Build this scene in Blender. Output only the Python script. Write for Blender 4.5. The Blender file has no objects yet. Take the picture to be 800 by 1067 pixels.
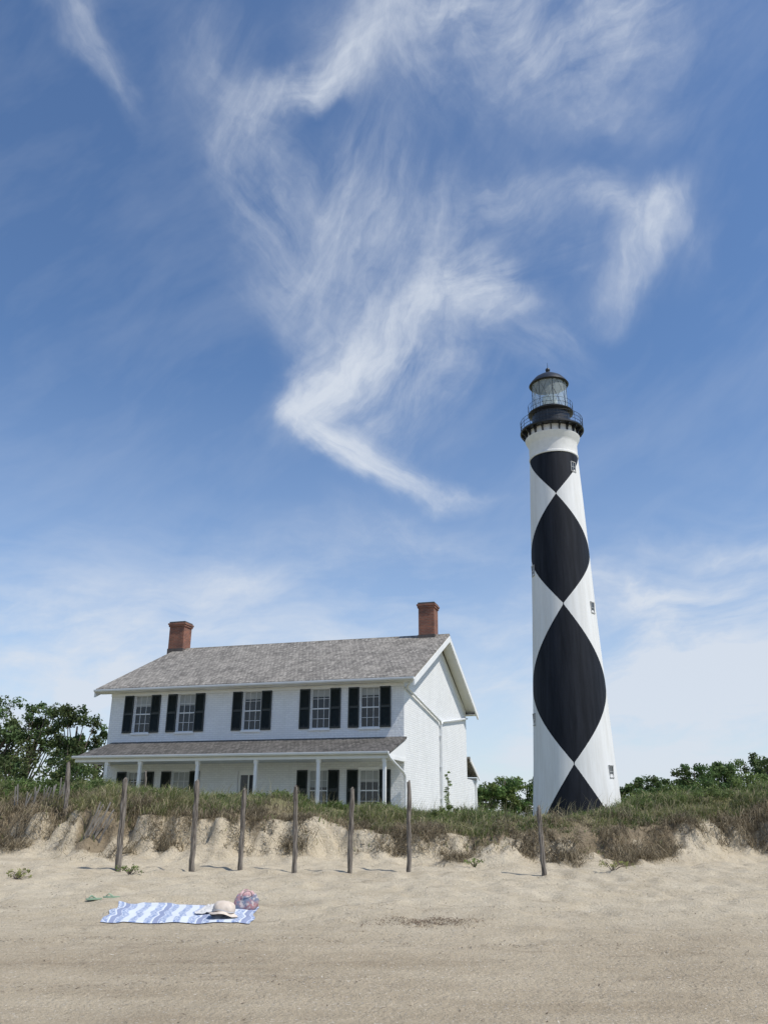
import bpy, math, random
import numpy as np
from mathutils import Vector, Matrix
random.seed(7); rng=np.random.default_rng(11)
S=bpy.context.scene; COL=S.collection
R=math.radians; PI=math.pi
S.view_settings.view_transform='Standard'; S.view_settings.look='None'; S.view_settings.exposure=0
# ------------------------------------------------------------ camera
F=880.0; PITCH=19.9; CAMZ=1.65
cd=bpy.data.cameras.new('camera'); cam=bpy.data.objects.new('camera',cd); COL.objects.link(cam); S.camera=cam
cd.sensor_fit='VERTICAL'; cd.sensor_height=36; cd.lens=F/1067*36; cd.clip_end=9000; cd.clip_start=0.1
CM=Matrix.Rotation(R(90+PITCH),4,'X')@Matrix.Rotation(R(0.4),4,'Z')
cam.matrix_world=Matrix.Translation((0,0,CAMZ))@CM
def ray(u,v): return (CM.to_3x3()@Vector(((u-400)/F,(533.5-v)/F,-1)))
def at(u,v,Y):
    d=ray(u,v); return Vector((0,0,CAMZ))+d*(Y/d.y)
# ------------------------------------------------------------ helpers
def tag(o,label=None,cat=None,group=None,kind=None):
    if label: o['label']=label
    if cat: o['category']=cat
    if group: o['group']=group
    if kind: o['kind']=kind
    return o
def empty(name,loc=(0,0,0),rz=0,label=None,cat=None,group=None):
    o=bpy.data.objects.new(name,None); COL.objects.link(o); o.location=loc; o.rotation_euler=(0,0,rz); o.empty_display_size=.2
    return tag(o,label,cat,group)
class MB:
    def __init__(s): s.v=[]; s.f=[]
    def add(s,vs,fs):
        n=len(s.v); s.v+= [tuple(v) for v in vs]; s.f+=[tuple(n+i for i in f) for f in fs]; return s
    def box(s,x0,x1,y0,y1,z0,z1,M=None):
        vs=[Vector((x,y,z)) for z in (z0,z1) for y in (y0,y1) for x in (x0,x1)]
        if M is not None: vs=[M@v for v in vs]
        return s.add(vs,[(0,2,3,1),(4,5,7,6),(0,1,5,4),(2,6,7,3),(0,4,6,2),(1,3,7,5)])
    def tube(s,pts,rad,n=10,cap=True):
        pts=[Vector(p) for p in pts]
        if not hasattr(rad,'__len__'): rad=[rad]*len(pts)
        vs=[];fs=[]
        for i,p in enumerate(pts):
            d=(pts[min(i+1,len(pts)-1)]-pts[max(i-1,0)]).normalized()
            a=d.orthogonal().normalized() if i==0 else (a-d*a.dot(d)).normalized()
            b=d.cross(a)
            for k in range(n):
                t=2*PI*k/n; vs.append(p+(a*math.cos(t)+b*math.sin(t))*rad[i])
        for i in range(len(pts)-1):
            for k in range(n):
                fs.append((i*n+k,i*n+(k+1)%n,(i+1)*n+(k+1)%n,(i+1)*n+k))
        if cap: fs.append(tuple(range(n))[::-1]); fs.append(tuple((len(pts)-1)*n+k for k in range(n)))
        return s.add(vs,fs)
    def lathe(s,prof,n=48,c=(0,0),closed=False):
        vs=[];fs=[]; m=len(prof)
        for r,z in prof:
            for k in range(n):
                t=2*PI*k/n; vs.append((c[0]+r*math.cos(t),c[1]+r*math.sin(t),z))
        for i in range(m if closed else m-1):
            j=(i+1)%m
            for k in range(n): fs.append((i*n+k,i*n+(k+1)%n,j*n+(k+1)%n,j*n+k))
        return s.add(vs,fs)
    def ring(s,r,z,t,n=48): # thin torus
        return s.lathe([(r+t*math.cos(a),z+t*math.sin(a)) for a in [2*PI*k/6 for k in range(6)]],n,closed=True)
    def prism(s,poly,off):
        n=len(poly); off=Vector(off); vs=[Vector(p) for p in poly]+[Vector(p)+off for p in poly]
        fs=[tuple(range(n))[::-1],tuple(range(n,2*n))]+[(i,(i+1)%n,n+(i+1)%n,n+i) for i in range(n)]
        return s.add(vs,fs)
    def build(s,name,mat,parent=None,smooth=False):
        me=bpy.data.meshes.new(name); me.from_pydata(s.v,[],s.f); me.materials.append(mat)
        o=bpy.data.objects.new(name,me); COL.objects.link(o); o.parent=parent
        import bmesh
        b=bmesh.new(); b.from_mesh(me); bmesh.ops.recalc_face_normals(b,faces=b.faces); b.to_mesh(me); b.free()
        if smooth:
            for p in me.polygons: p.use_smooth=True
            if smooth=='auto':
                try: me.set_sharp_from_angle(angle=R(35))
                except Exception: pass
        return o
def npmesh(name,V,Q,mat,parent=None,col=None,smooth=False):
    me=bpy.data.meshes.new(name); V=np.asarray(V,dtype=np.float32); Q=np.asarray(Q,dtype=np.int32)
    me.vertices.add(len(V)); me.vertices.foreach_set('co',V.ravel())
    me.loops.add(Q.size); me.loops.foreach_set('vertex_index',Q.ravel())
    me.polygons.add(len(Q)); me.polygons.foreach_set('loop_start',np.arange(len(Q),dtype=np.int32)*4)
    me.polygons.foreach_set('use_smooth',np.full(len(Q),smooth))
    me.update(calc_edges=True); me.validate()
    if col is not None:
        a=me.color_attributes.new('Col','FLOAT_COLOR','POINT'); c=np.ones((len(V),4),dtype=np.float32); c[:,:col.shape[1]]=col
        a.data.foreach_set('color',c.ravel())
    me.materials.append(mat); o=bpy.data.objects.new(name,me); COL.objects.link(o); o.parent=parent; return o
def hsh(i,j,s):
    n=np.sin(i*127.1+j*311.7+s*74.7)*43758.5453; return n-np.floor(n)
def vn(x,y,s=0):
    x=np.asarray(x,float); y=np.asarray(y,float); i=np.floor(x); j=np.floor(y); a=x-i; b=y-j; a=a*a*(3-2*a); b=b*b*(3-2*b)
    return (hsh(i,j,s)*(1-a)+hsh(i+1,j,s)*a)*(1-b)+(hsh(i,j+1,s)*(1-a)+hsh(i+1,j+1,s)*a)*b
def fbm(x,y,s=0,o=4):
    r=0;a=.5;t=0
    for k in range(o): r=r+a*vn(np.asarray(x)*2**k,np.asarray(y)*2**k,s+k); t+=a; a*=.5
    return r/t
# ------------------------------------------------------------ materials
class NT:
    def __init__(s,nt): s.nt=nt
    def n(s,t,inp=None,**kw):
        x=s.nt.nodes.new(t)
        for k,v in kw.items(): setattr(x,k,v)
        for k,v in (inp or {}).items():
            if isinstance(v,bpy.types.NodeSocket): s.nt.links.new(v,x.inputs[k])
            else: x.inputs[k].default_value=v
        return x
    def math(s,op,a,b=0.0,c=0.0,clamp=False): return s.n('ShaderNodeMath',{0:a,1:b,2:c},operation=op,use_clamp=clamp).outputs[0]
    def mix(s,f,a,b,bt='MIX'):
        x=s.n('ShaderNodeMix',data_type='RGBA',blend_type=bt)
        for k,v in ((0,f),(6,a),(7,b)):
            if isinstance(v,bpy.types.NodeSocket): s.nt.links.new(v,x.inputs[k])
            else: x.inputs[k].default_value=v if k==0 else (*v[:3],1)
        return x.outputs[2]
    def noise(s,vec,scale,detail=4,rough=.55,dist=0):
        return s.n('ShaderNodeTexNoise',{'Vector':vec,'Scale':scale,'Detail':detail,'Roughness':rough,'Distortion':dist}).outputs['Fac']
    def ramp(s,f,stops,interp='LINEAR'):
        x=s.n('ShaderNodeValToRGB',{0:f}); x.color_ramp.interpolation=interp; e=x.color_ramp.elements
        while len(e)<len(stops): e.new(.5)
        for q,(p,c) in zip(e,stops): q.position=p; q.color=(*c,1) if hasattr(c,'__len__') else (c,c,c,1)
        return x.outputs[0]
    def map(s,vec,loc=(0,0,0),rot=(0,0,0),sc=(1,1,1),vt='POINT'):
        return s.n('ShaderNodeMapping',{'Vector':vec,'Location':loc,'Rotation':rot,'Scale':sc},vector_type=vt).outputs[0]
def newmat(name):
    m=bpy.data.materials.new(name); m.use_nodes=True; nt=m.node_tree; t=NT(nt); b=nt.nodes['Principled BSDF']
    co=t.n('ShaderNodeTexCoord').outputs['Object']; return m,t,b,co
def bump(t,b,h,st,dist):
    x=t.n('ShaderNodeBump',{'Height':h,'Strength':st,'Distance':dist}); t.nt.links.new(x.outputs[0],b.inputs['Normal'])
def pm(name,c1,c2,scale=3,rough=.7,bs=.2,bd=.01,sc=(1,1,1),detail=6,lo=.3,hi=.7,metal=0,spec=.5):
    m,t,b,co=newmat(name); v=t.map(co,sc=sc); n=t.noise(v,scale,detail)
    f=t.ramp(n,[(lo,0),(hi,1)]); t.nt.links.new(t.mix(f,c1,c2),b.inputs['Base Color'])
    b.inputs['Roughness'].default_value=rough; b.inputs['Metallic'].default_value=metal; b.inputs['Specular IOR Level'].default_value=spec
    if bs: bump(t,b,n,bs,bd)
    return m
M={}
M['trim']=pm('white_trim_paint',(.74,.75,.75),(.82,.82,.81),2,.5,.05)
M['sash']=pm('sash_paint',(.6,.62,.63),(.7,.71,.71),5,.5,.05)
M['gutter']=pm('gutter_white',(.66,.68,.7),(.75,.76,.77),2,.4,0)
M['shutter']=pm('shutter_dark',(.008,.014,.014),(.018,.026,.025),6,.45,.1)
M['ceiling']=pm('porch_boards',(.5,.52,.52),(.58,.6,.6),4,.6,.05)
M['iron']=pm('black_iron',(.01,.012,.016),(.022,.024,.03),4,.4,.05)
M['concrete']=pm('collar_concrete',(.68,.68,.66),(.78,.78,.76),1.5,.8,.15)
M['towerwin']=pm('tower_window_stone',(.3,.3,.3),(.42,.42,.41),3,.8,.1)
M['wood']=pm('driftwood_post',(.075,.062,.05),(.26,.23,.195),5,.9,1.0,.04,(7,7,.6),lo=.38,hi=.62)
M['slat']=pm('grey_slat',(.17,.155,.135),(.38,.35,.31),5,.9,.5,.01,(4,4,.6))
M['bark']=pm('bark',(.06,.045,.035),(.16,.125,.1),3,.9,.6,.03,(2,2,.5))
M['cap']=pm('chimney_cap_stone',(.06,.055,.05),(.12,.1,.09),5,.8,.3)
M['wire']=pm('rusty_wire',(.12,.08,.05),(.2,.15,.1),8,.7,0)
M['pink']=pm('pink_cloth',(.46,.26,.27),(.58,.42,.41),9,.9,.4,.01)
M['cream']=pm('beige_straw',(.52,.44,.37),(.66,.58,.5),16,.9,.5,.01)
M['grey']=pm('pale_grey_cloth',(.5,.5,.5),(.64,.63,.62),9,.9,.4,.01)
M['greenrub']=pm('green_rubber',(.22,.33,.22),(.28,.4,.28),9,.5,.05)
M['lens']=pm('fresnel_lens',(.5,.6,.58),(.7,.78,.76),3,.15,.1)
def glassmat(name,col,trans):
    m,t,b,co=newmat(name); nt=m.node_tree
    b.inputs['Base Color'].default_value=(*col,1); b.inputs['Roughness'].default_value=.05
    out=nt.nodes['Material Output']; tr=t.n('ShaderNodeBsdfTransparent',{'Color':(1,1,1,1)})
    mx=t.n('ShaderNodeMixShader',{0:trans,1:b.outputs[0],2:tr.outputs[0]}); nt.links.new(mx.outputs[0],out.inputs[0]); return m
M['pane']=pm('window_glass',(.010,.013,.018),(.028,.032,.038),1.2,.06,.02,.005)
M['lglass']=glassmat('lantern_glass',(.7,.8,.82),.68)
M['blind']=pm('white_blind',(.3,.32,.32),(.4,.41,.41),3,.8,0)
# painted brick wall
m,t,b,co=newmat('white_painted_brick'); M['wall']=m
sx=t.n('ShaderNodeSeparateXYZ',{0:co}); h=t.math('ADD',sx.outputs[0],sx.outputs[1]); v=t.n('ShaderNodeCombineXYZ',{0:h,1:sx.outputs[2]}).outputs[0]
br=t.n('ShaderNodeTexBrick',{'Vector':v,'Color1':(.82,.83,.83,1),'Color2':(.75,.76,.77,1),'Mortar':(.68,.69,.70,1),'Scale':1,'Mortar Size':.012,'Brick Width':.3,'Row Height':.1})
n=t.noise(t.map(co,sc=(.6,.6,.3)),1.5,8,.6); c=t.mix(t.ramp(n,[(.4,0),(.8,.5)]),br.outputs[0],(.62,.63,.62))
n=t.noise(t.map(co,sc=(2.5,2.5,.25)),1.6,6,.7); c=t.mix(t.ramp(n,[(.55,0),(.75,.3)]),c,(.52,.52,.49))
t.nt.links.new(c,b.inputs['Base Color']); b.inputs['Roughness'].default_value=.75
bump(t,b,t.math('MULTIPLY_ADD',br.outputs['Fac'],-.3,t.noise(co,7,6)),.55,.035)
# red brick
m,t,b,co=newmat('red_brick'); M['brick']=m
sx=t.n('ShaderNodeSeparateXYZ',{0:co}); h=t.math('ADD',sx.outputs[0],sx.outputs[1]); v=t.n('ShaderNodeCombineXYZ',{0:h,1:sx.outputs[2]}).outputs[0]
br=t.n('ShaderNodeTexBrick',{'Vector':v,'Color1':(.33,.11,.06,1),'Color2':(.2,.062,.038,1),'Mortar':(.22,.16,.12,1),'Scale':1,'Mortar Size':.014,'Brick Width':.24,'Row Height':.085,'Bias':0.1})
c=t.mix(t.ramp(t.noise(co,2.5,5),[(.4,0),(.7,.7)]),br.outputs[0],(.1,.055,.045)); t.nt.links.new(c,b.inputs['Base Color']); b.inputs['Roughness'].default_value=.85
bump(t,b,br.outputs['Fac'],-.6,.01)
# wood shingles
def shingle(name,dark,light,warm):
    m,t,b,co=newmat(name)
    br=t.n('ShaderNodeTexBrick',{'Vector':co,'Color1':(*dark,1),'Color2':(*light,1),'Mortar':(dark[0]*.3,dark[1]*.3,dark[2]*.3,1),'Scale':1,'Mortar Size':.014,'Brick Width':.2,'Row Height':.24,'Bias':0.0})
    n=t.noise(t.map(co,sc=(1,.35,1)),1.3,8,.65); c=t.mix(t.ramp(n,[(.4,0),(.7,.7)]),br.outputs[0],warm)
    n2=t.noise(t.map(co,sc=(3,1.4,1)),2.2,6,.8); c=t.mix(t.ramp(n2,[(.40,.7),(.56,0)]),c,(dark[0]*.45,dark[1]*.45,dark[2]*.45))
    t.nt.links.new(c,b.inputs['Base Color']); b.inputs['Roughness'].default_value=.9; b.inputs['Specular IOR Level'].default_value=.2
    bump(t,b,t.math('ADD',br.outputs['Fac'],n2),-.9,.03); return m
M['shingle']=shingle('weathered_shingles',(.185,.172,.155),(.38,.356,.32),(.39,.362,.32))
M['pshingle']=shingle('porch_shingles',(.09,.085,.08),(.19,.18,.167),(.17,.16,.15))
# foliage (vertex coloured)
def leafmat(name,tr=.3,rough=.6):
    m,t,b,co=newmat(name); nt=m.node_tree; a=t.n('ShaderNodeAttribute',attribute_name='Col').outputs['Color']
    nt.links.new(a,b.inputs['Base Color']); b.inputs['Roughness'].default_value=rough; b.inputs['Specular IOR Level'].default_value=.2
    tl=t.n('ShaderNodeBsdfTranslucent',{'Color':a}); mx=t.n('ShaderNodeMixShader',{0:tr,1:b.outputs[0],2:tl.outputs[0]}); nt.links.new(mx.outputs[0],nt.nodes['Material Output'].inputs[0]); return m
M['leaf']=leafmat('foliage',.35); M['grass']=leafmat('dune_grass',.35,.6)
# ------------------------------------------------------------ terrain
XC=[-60,-10,-7.4,-5,-3,-1,1.5,3.5,5,6.5,8.2,10,60]; ZC=[2.1,2.12,2.08,1.97,1.78,1.64,1.56,1.52,1.50,1.66,1.92,2.1,2.2]
def toe(x): return 20.5+1.4*(fbm(x*.22,0*x,3)-.5)*2+.5*(fbm(x*1.1,0*x+4,5)-.5)*2
def Hgt(x,y):
    x=np.asarray(x,float); y=np.asarray(y,float)
    beach=np.interp(y,[-500,-60,0,8,14,19,22,60],[-9,-2.6,-.3,.05,.36,.66,.78,1.0])
    dry=np.clip((y-11.0)/4,0,1)
    beach=beach+dry*.06*(fbm(x*1.1,y*1.1,9,4)-.5)*2+dry*.04*(vn(x*3.6,y*3.0,19)-.5)*2+.012*(fbm(x*.7,y*3,29,3)-.5)*2+.05*(fbm(x*.2,y*.25,39,2)-.5)
    beach=beach-.04*np.clip((y-8)/5,0.25,1)*np.clip(.33-vn(x*2.7+.3*y,y*2.2,49),0,1)/.33
    yt=toe(x); s=(y-yt)/3.0+.20*(fbm(x*1.3,y*1.3,12,3)-.5)+.18*(fbm(x*4,y*4,14,2)-.5)
    zc=np.interp(x,XC,ZC)+.2*(fbm(x*.45,y*.3,21,3)-.5)*2
    g=np.interp(s,[0,.20,.30,.42,.72,1.0,1.3],[0,.13,.28,.72,.92,1.0,1.03])
    hum=.34*(fbm(x*.7,y*.7,31,4)-.5)*2*np.clip((s-.3)*2,0,1)
    top=zc
    back=np.clip((y-27)/8,0,1); back=back*back*(3-2*back)
    low=.9+.3*(fbm(x*.1,y*.1,41,3)-.5)+np.clip((x-7)/10,0,1)*.5+np.clip((-9-x)/10,0,1)*.5
    top=top*(1-back)+low*back
    z=beach+(top-beach)*np.clip(g,0,1)+hum*(1-back*.7)
    z=np.where(s<0,beach,z)
    return z
def grid1(segs):
    out=[]
    for a,b,st in segs: out+=list(np.arange(a,b,st))
    out.append(segs[-1][1]); return np.array(out)
gx=grid1([(-4000,-1000,600),(-1000,-200,100),(-200,-40,16),(-40,-17,1.2),(-17,-11,.2),(-11,11,.07),(11,17,.2),(17,40,1.2),(40,200,16),(200,1000,100),(1000,4000,600)])
gy=grid1([(-500,-40,60),(-40,4,3),(4,7.5,.5),(7.5,12,.12),(12,26,.07),(26,30,.2),(30,44,.5),(44,100,4),(100,400,25),(400,1000,100),(1000,4500,500)])
X,Y=np.meshgrid(gx,gy); Z=Hgt(X,Y)
s_=(Y-toe(X))/3.0
def vegmask(x,y,sh=0.0):
    s=(y-toe(x))/3.0+sh; side=np.clip(np.abs(x+1.2)/5.5,0,1)
    n=fbm(x*.6,y*.6,51,4)
    thr=.55-.24*side
    a=np.clip((n+(s-.5)*1.1-thr)*6+.5,0,1)
    return a*np.clip((s-.02)*5,0,1)
VM=vegmask(X,Y)
col=np.stack([VM.ravel(),np.clip((s_.ravel()-.55)*2.4,0,1),np.clip((Y.ravel()-10.2)/4.5,0,1)],1)
ny,nx=X.shape; I=np.arange(ny*nx).reshape(ny,nx)
Q=np.stack([I[:-1,:-1].ravel(),I[:-1,1:].ravel(),I[1:,1:].ravel(),I[1:,:-1].ravel()],1)
m,t,b,co=newmat('sand_and_dune'); M['ground']=m
at_=t.n('ShaderNodeAttribute',attribute_name='Col').outputs['Color']; sp=t.n('ShaderNodeSeparateColor',{0:at_})
wet=t.mix(t.ramp(t.noise(t.map(co,sc=(.35,1.1,1)),1.3,9,.7),[(.3,0),(.7,1)]),(.34,.275,.19),(.52,.44,.32))
dry=t.mix(t.ramp(t.noise(co,1.4,8,.7),[(.3,0),(.7,1)]),(.45,.38,.27),(.61,.535,.405))
wob=t.math('ADD',sp.outputs[2],t.math('MULTIPLY',t.math('SUBTRACT',t.noise(t.map(co,sc=(.3,1,1)),.8,5,.6),.5),1.4),clamp=True)
c=t.mix(wob,wet,dry)
nodune=t.math('SUBTRACT',1.0,sp.outputs[1])
w1=t.noise(t.map(co,sc=(.28,2.0,1)),1.1,9,.8); c=t.mix(t.math('MULTIPLY',t.ramp(w1,[(.55,0),(.70,.55)]),nodune),c,(.2,.155,.11))
w2=t.noise(co,22,6,.85); c=t.mix(t.ramp(w2,[(.54,0),(.68,.55)]),c,(.19,.15,.10))
w3=t.noise(co,34,3,.7); c=t.mix(t.ramp(w3,[(.61,0),(.68,.75)]),c,(.78,.73,.64))
soil=t.mix(t.noise(co,6,6,.7),(.085,.065,.04),(.34,.27,.18))
green=t.mix(t.noise(co,1.2,6,.7),(.10,.11,.04),(.28,.26,.12))
veg=t.mix(sp.outputs[1],soil,green)
rag=t.math('ADD',sp.outputs[0],t.math('MULTIPLY',t.math('SUBTRACT',t.noise(co,6,6,.75),.5),1.1),clamp=True)
c=t.mix(t.ramp(rag,[(.4,0),(.75,.9)]),c,veg)
t.nt.links.new(c,b.inputs['Base Color']); b.inputs['Roughness'].default_value=.95; b.inputs['Specular IOR Level'].default_value=.15
hh=t.math('ADD',t.noise(co,4,8,.72),t.math('MULTIPLY',t.noise(co,26,3,.6),.4)); bump(t,b,hh,.9,.10)
gr=npmesh('ground',np.stack([X.ravel(),Y.ravel(),Z.ravel()],1),Q,M['ground'],col=col,smooth=True); tag(gr,'pale sandy beach rising to an eroded vegetated dune','beach',kind='structure')
def hz(x,y): return float(Hgt(np.array([x]),np.array([y]))[0])
# ------------------------------------------------------------ blades
FE1=at(92,866,21.0); FE2=at(45,850,22.9)
def clear(x,y): # trampled gaps around the slat fences
    a=((x-FE1.x)/.75)**2+((y-20.6)/1.0)**2<1; b=((x-FE2.x)/.8)**2+((y-22.2)/.9)**2<1
    return np.where(a,.22,np.where(b,.6,1.0))
def blades(name,P,V1,V2,W,colr,mat,parent=None,rootdark=.6):
    n=len(P); a=rng.uniform(0,2*PI,n); w=np.stack([np.cos(a),np.sin(a),np.zeros(n)],1)*W[:,None]
    V=np.stack([P-w,P+w,P+V1-w*.75,P+V1+w*.75,P+V2-w*.12,P+V2+w*.12],1).reshape(-1,3)
    i=np.arange(n)*6; Qd=np.concatenate([np.stack([i,i+1,i+3,i+2],1),np.stack([i+2,i+3,i+5,i+4],1)])
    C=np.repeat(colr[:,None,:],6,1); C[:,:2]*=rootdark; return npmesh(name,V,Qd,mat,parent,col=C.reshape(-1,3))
def scatter(n,x0,x1,y0,y1): return rng.uniform(x0,x1,n),rng.uniform(y0,y1,n)
xa,ya=scatter(260000,-13,13,20.3,27); xb,yb=scatter(60000,-17,17,27,36); x=np.concatenate([xa,xb]); y=np.concatenate([ya,yb])
s=(y-toe(x))/3.0; dens=np.clip((fbm(x*.8,y*.8,61,4)-.22)*2.8,0,1)*np.clip((s-.22)*2.2,0,1); dens*=np.maximum(vegmask(x,y),.10)
tf=fbm(x*2.3,y*2.3,66,2); dens*=np.clip((tf-.37)*8,.12,1)*clear(x,y)
k=rng.uniform(0,1,len(x))<dens; x=x[k];y=y[k]; n=len(x); z=Hgt(x,y)-.02
big=fbm(x*.6,y*.6,71,3); side=np.clip((np.abs(x-1.3)-3.5)/5,0,1); tuft=np.clip((fbm(x*2.3,y*2.3,66,2)-.37)*3,0,1); s=(y-toe(x))/3.0
h=rng.uniform(.12,.48,n)*(.2+.7*big+.6*tuft)*(.82+.42*side)*np.clip(.55+s*.4,.5,1.0); h*=1-.35*np.exp(-((x-5)/1.3)**2)
ang=rng.normal(.4,1.6,n); ln=rng.uniform(.3,1.3,n); d=np.stack([np.cos(ang),np.sin(ang),0*ang],1)
V1=d*(h*ln*.28)[:,None]; V1[:,2]+=h*.6; V2=d*(h*ln)[:,None]; V2[:,2]+=h*(1-.4*ln)
mixv=fbm(x*1.0,y*1.0,81,3)*1.3+rng.normal(0,.12,n)-.10*(s-.9)-.08
c1=np.array([.15,.21,.06]); c2=np.array([.31,.32,.135]); c3=np.array([.48,.42,.26])
tt=np.clip((mixv-.38)*2.2,0,1)[:,None]; C=c1*(1-tt)+c2*tt; dd=(rng.uniform(0,1,n)<np.clip(.42-.25*(s-.5),.12,.6))[:,None]; C=np.where(dd,c3,C)*rng.uniform(.6,1.2,n)[:,None]
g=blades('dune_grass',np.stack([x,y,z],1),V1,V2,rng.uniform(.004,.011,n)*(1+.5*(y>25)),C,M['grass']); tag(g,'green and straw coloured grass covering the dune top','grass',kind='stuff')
# dead thatch hanging on the scarp
x,y=scatter(210000,-13,13,19.4,24.3); s=(y-toe(x))/3.0
cl=fbm(x*1.5,y*1.5,91,3)
dens=vegmask(x,y,.20)*np.clip((s+.06)*5,0,1)*np.clip((.92-s)*3.0,0.05,1)*np.clip((cl-.40)*7,.12,1)*clear(x,y)
k=rng.uniform(0,1,len(x))<dens; x=x[k];y=y[k]; cl=cl[k]; n=len(x); z=Hgt(x,y)+.01
h=rng.uniform(.08,.40,n)*(.6+1.1*np.clip((cl-.44)*4,0,1)); ang=rng.normal(-PI/2,1.2,n); d=np.stack([np.cos(ang),np.sin(ang),0*ang],1)
V1=d*(h*.4)[:,None]; V1[:,2]+=h*rng.uniform(-.1,.5,n); V2=d*(h*.8)[:,None]; V2[:,2]+=h*rng.uniform(-.8,.5,n)
tt=rng.uniform(0,1,n)[:,None]; tone=fbm(x*2,y*2.5,95,2)[:,None]
C=(np.array([.14,.112,.07])*(1-tt)+np.array([.46,.385,.26])*tt)*(.3+1.2*tone)
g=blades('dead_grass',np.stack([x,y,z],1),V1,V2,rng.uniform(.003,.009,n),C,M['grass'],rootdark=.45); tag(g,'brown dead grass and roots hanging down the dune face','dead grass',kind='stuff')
# straw stalks
x,y=scatter(4200,-15,15,21.5,30); k=(vegmask(x,y)>.5)&(fbm(x*.4,y*.4,101,3)>.45); x=x[k];y=y[k];n=len(x);z=Hgt(x,y); h=rng.uniform(.25,.65,n)
d=np.stack([rng.normal(.25,.3,n),rng.normal(0,.3,n),0*x],1)
V1=d*(h*.3)[:,None];V1[:,2]+=h*.6;V2=d*(h*.9)[:,None];V2[:,2]+=h*.95
g=blades('tall_dry_stalks',np.stack([x,y,z],1),V1,V2,np.full(n,.005),np.tile(np.array([[.42,.38,.22]]),(n,1))*rng.uniform(.6,1.1,n)[:,None],M['grass']); tag(g,'thin dry stalks standing above the dune grass','grass',kind='stuff')
# debris on the sand
x,y=scatter(90000,-10,10,7.6,20); cl=np.clip((fbm(x*.8,y*2.2,111,3)-.38)*5,0,1)
yl=11.35-.3*np.sin(x*.6)*.5-.12*np.sin(x*2.1)+.08*np.sin(x*5)
wl=1.0*np.exp(-((y-yl)/.11)**2)*np.maximum(cl,.35)+np.exp(-((y-9.3-.3*np.sin(x*.5+1))/.15)**2)*.4*cl+np.exp(-((y-13.9-.4*np.sin(x*.4+2))/.3)**2)*.35*cl+.04+.03*(y>16)*cl
k=rng.uniform(0,1,len(x))<wl; x=x[k];y=y[k];n=len(x);z=Hgt(x,y)+.005; L=rng.uniform(.01,.06,n); ang=rng.uniform(0,2*PI,n)
d=np.stack([np.cos(ang),np.sin(ang)*.6,.2+0*x],1); C=np.where((rng.uniform(0,1,n)<.35)[:,None],np.array([.82,.78,.7]),np.array([.11,.08,.055]))*rng.uniform(.6,1.15,n)[:,None]
g=blades('beach_debris',np.stack([x,y,z],1),d*(L*.5)[:,None],d*L[:,None],rng.uniform(.004,.010,n),C,M['grass']); tag(g,'broken shells, straw and twigs strewn across the sand','debris',kind='stuff')
# ------------------------------------------------------------ leaf clouds
def leafcloud(name,centers,radii,nper,size,cols,parent,flat=.75):
    Vs=[];Cs=[]
    for (c,r,cc) in zip(centers,radii,cols):
        n=nper; d=rng.normal(0,1,(n,3)); d/=np.linalg.norm(d,axis=1)[:,None]; rr=r*rng.uniform(.1,1.3,n)**.6
        p=np.array(c)+d*rr[:,None]*np.array([1,1,flat])
        nn=d+rng.normal(0,.7,(n,3)); nn/=np.linalg.norm(nn,axis=1)[:,None]
        a=np.cross(nn,rng.normal(0,1,(n,3))); a/=np.linalg.norm(a,axis=1)[:,None]; bb=np.cross(nn,a)
        sz=(size*rng.uniform(.5,1.3,n))[:,None]; a=a*sz; bb=bb*sz*.55
        Vs.append(np.stack([p-a,p-bb,p+a,p+bb],1).reshape(-1,3))
        sh=rng.uniform(.65,1.3,n)[:,None]*np.array(cc)
        Cs.append(np.repeat(sh[:,None,:],4,1).reshape(-1,3))
    V=np.concatenate(Vs);C=np.concatenate(Cs); Qd=np.arange(len(V)).reshape(-1,4)
    return npmesh(name,V,Qd,M['leaf'],parent,col=C)
def tree(name,label,cat,u,vt,Y,wpx,hfrac,seed,group,nclump=26,nper=110,leaf=.16,base=(.10,.15,.05),zg=None,lean=0,trunkname='trunk'):
    r=random.Random(seed); top=at(u,vt,Y); zg=.9 if zg is None else zg
    H=top.z-zg; W=wpx*Y*.94/F; root=empty(name,(top.x-lean,Y,zg),0,label,cat,group)
    cs=[];rs=[];cc=[]; tb=MB()
    tp=[Vector((0,0,-.3)),Vector((lean*.3+r.uniform(-.2,.2),0,H*.3)),Vector((lean*.7,0,H*.55)),Vector((lean,0,H*.8))]
    tb.tube(tp,[H*.03,H*.022,H*.015,H*.007],8)
    zc=H*(1-hfrac*.55); hh=H*hfrac*.55
    lobes=[(r.uniform(0,2*PI),r.uniform(.3,.75)) for _ in range(5)]
    for i in range(nclump):
        la,lq=lobes[i%5]; a=la+r.gauss(0,.5); q=lq+r.gauss(0,.2); q=max(0,min(.95,q)); ph=r.uniform(-1,1)
        zz=zc+hh*ph*math.sqrt(max(0,1-q*q*.8))*.9
        c=Vector((lean*(zz/H)+q*W*math.cos(a),q*W*math.sin(a)*.8,zz)); rad=r.uniform(.12,.22)*min(W,hh)*1.35
        c.z=min(c.z,H-rad*.55); cs.append(c);rs.append(rad)
        k=r.uniform(.55,1.3); cc.append((base[0]*k*r.uniform(.85,1.2),base[1]*k,base[2]*k))
        if i%2==0:
            j=r.uniform(.25,.75); p0=Vector((tp[1].x if j<.4 else lean*j,0,H*j*.8))
            mid=p0.lerp(c,.55)+Vector((0,0,-.06*H*r.random())); tb.tube([p0,mid,c],[H*.009,H*.006,H*.003],6)
    tb.build(trunkname,M['bark'],root,True)
    leafcloud('crown' if trunkname=='trunk' else 'foliage',cs,rs,nper,leaf,cc,root)
    return root
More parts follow.
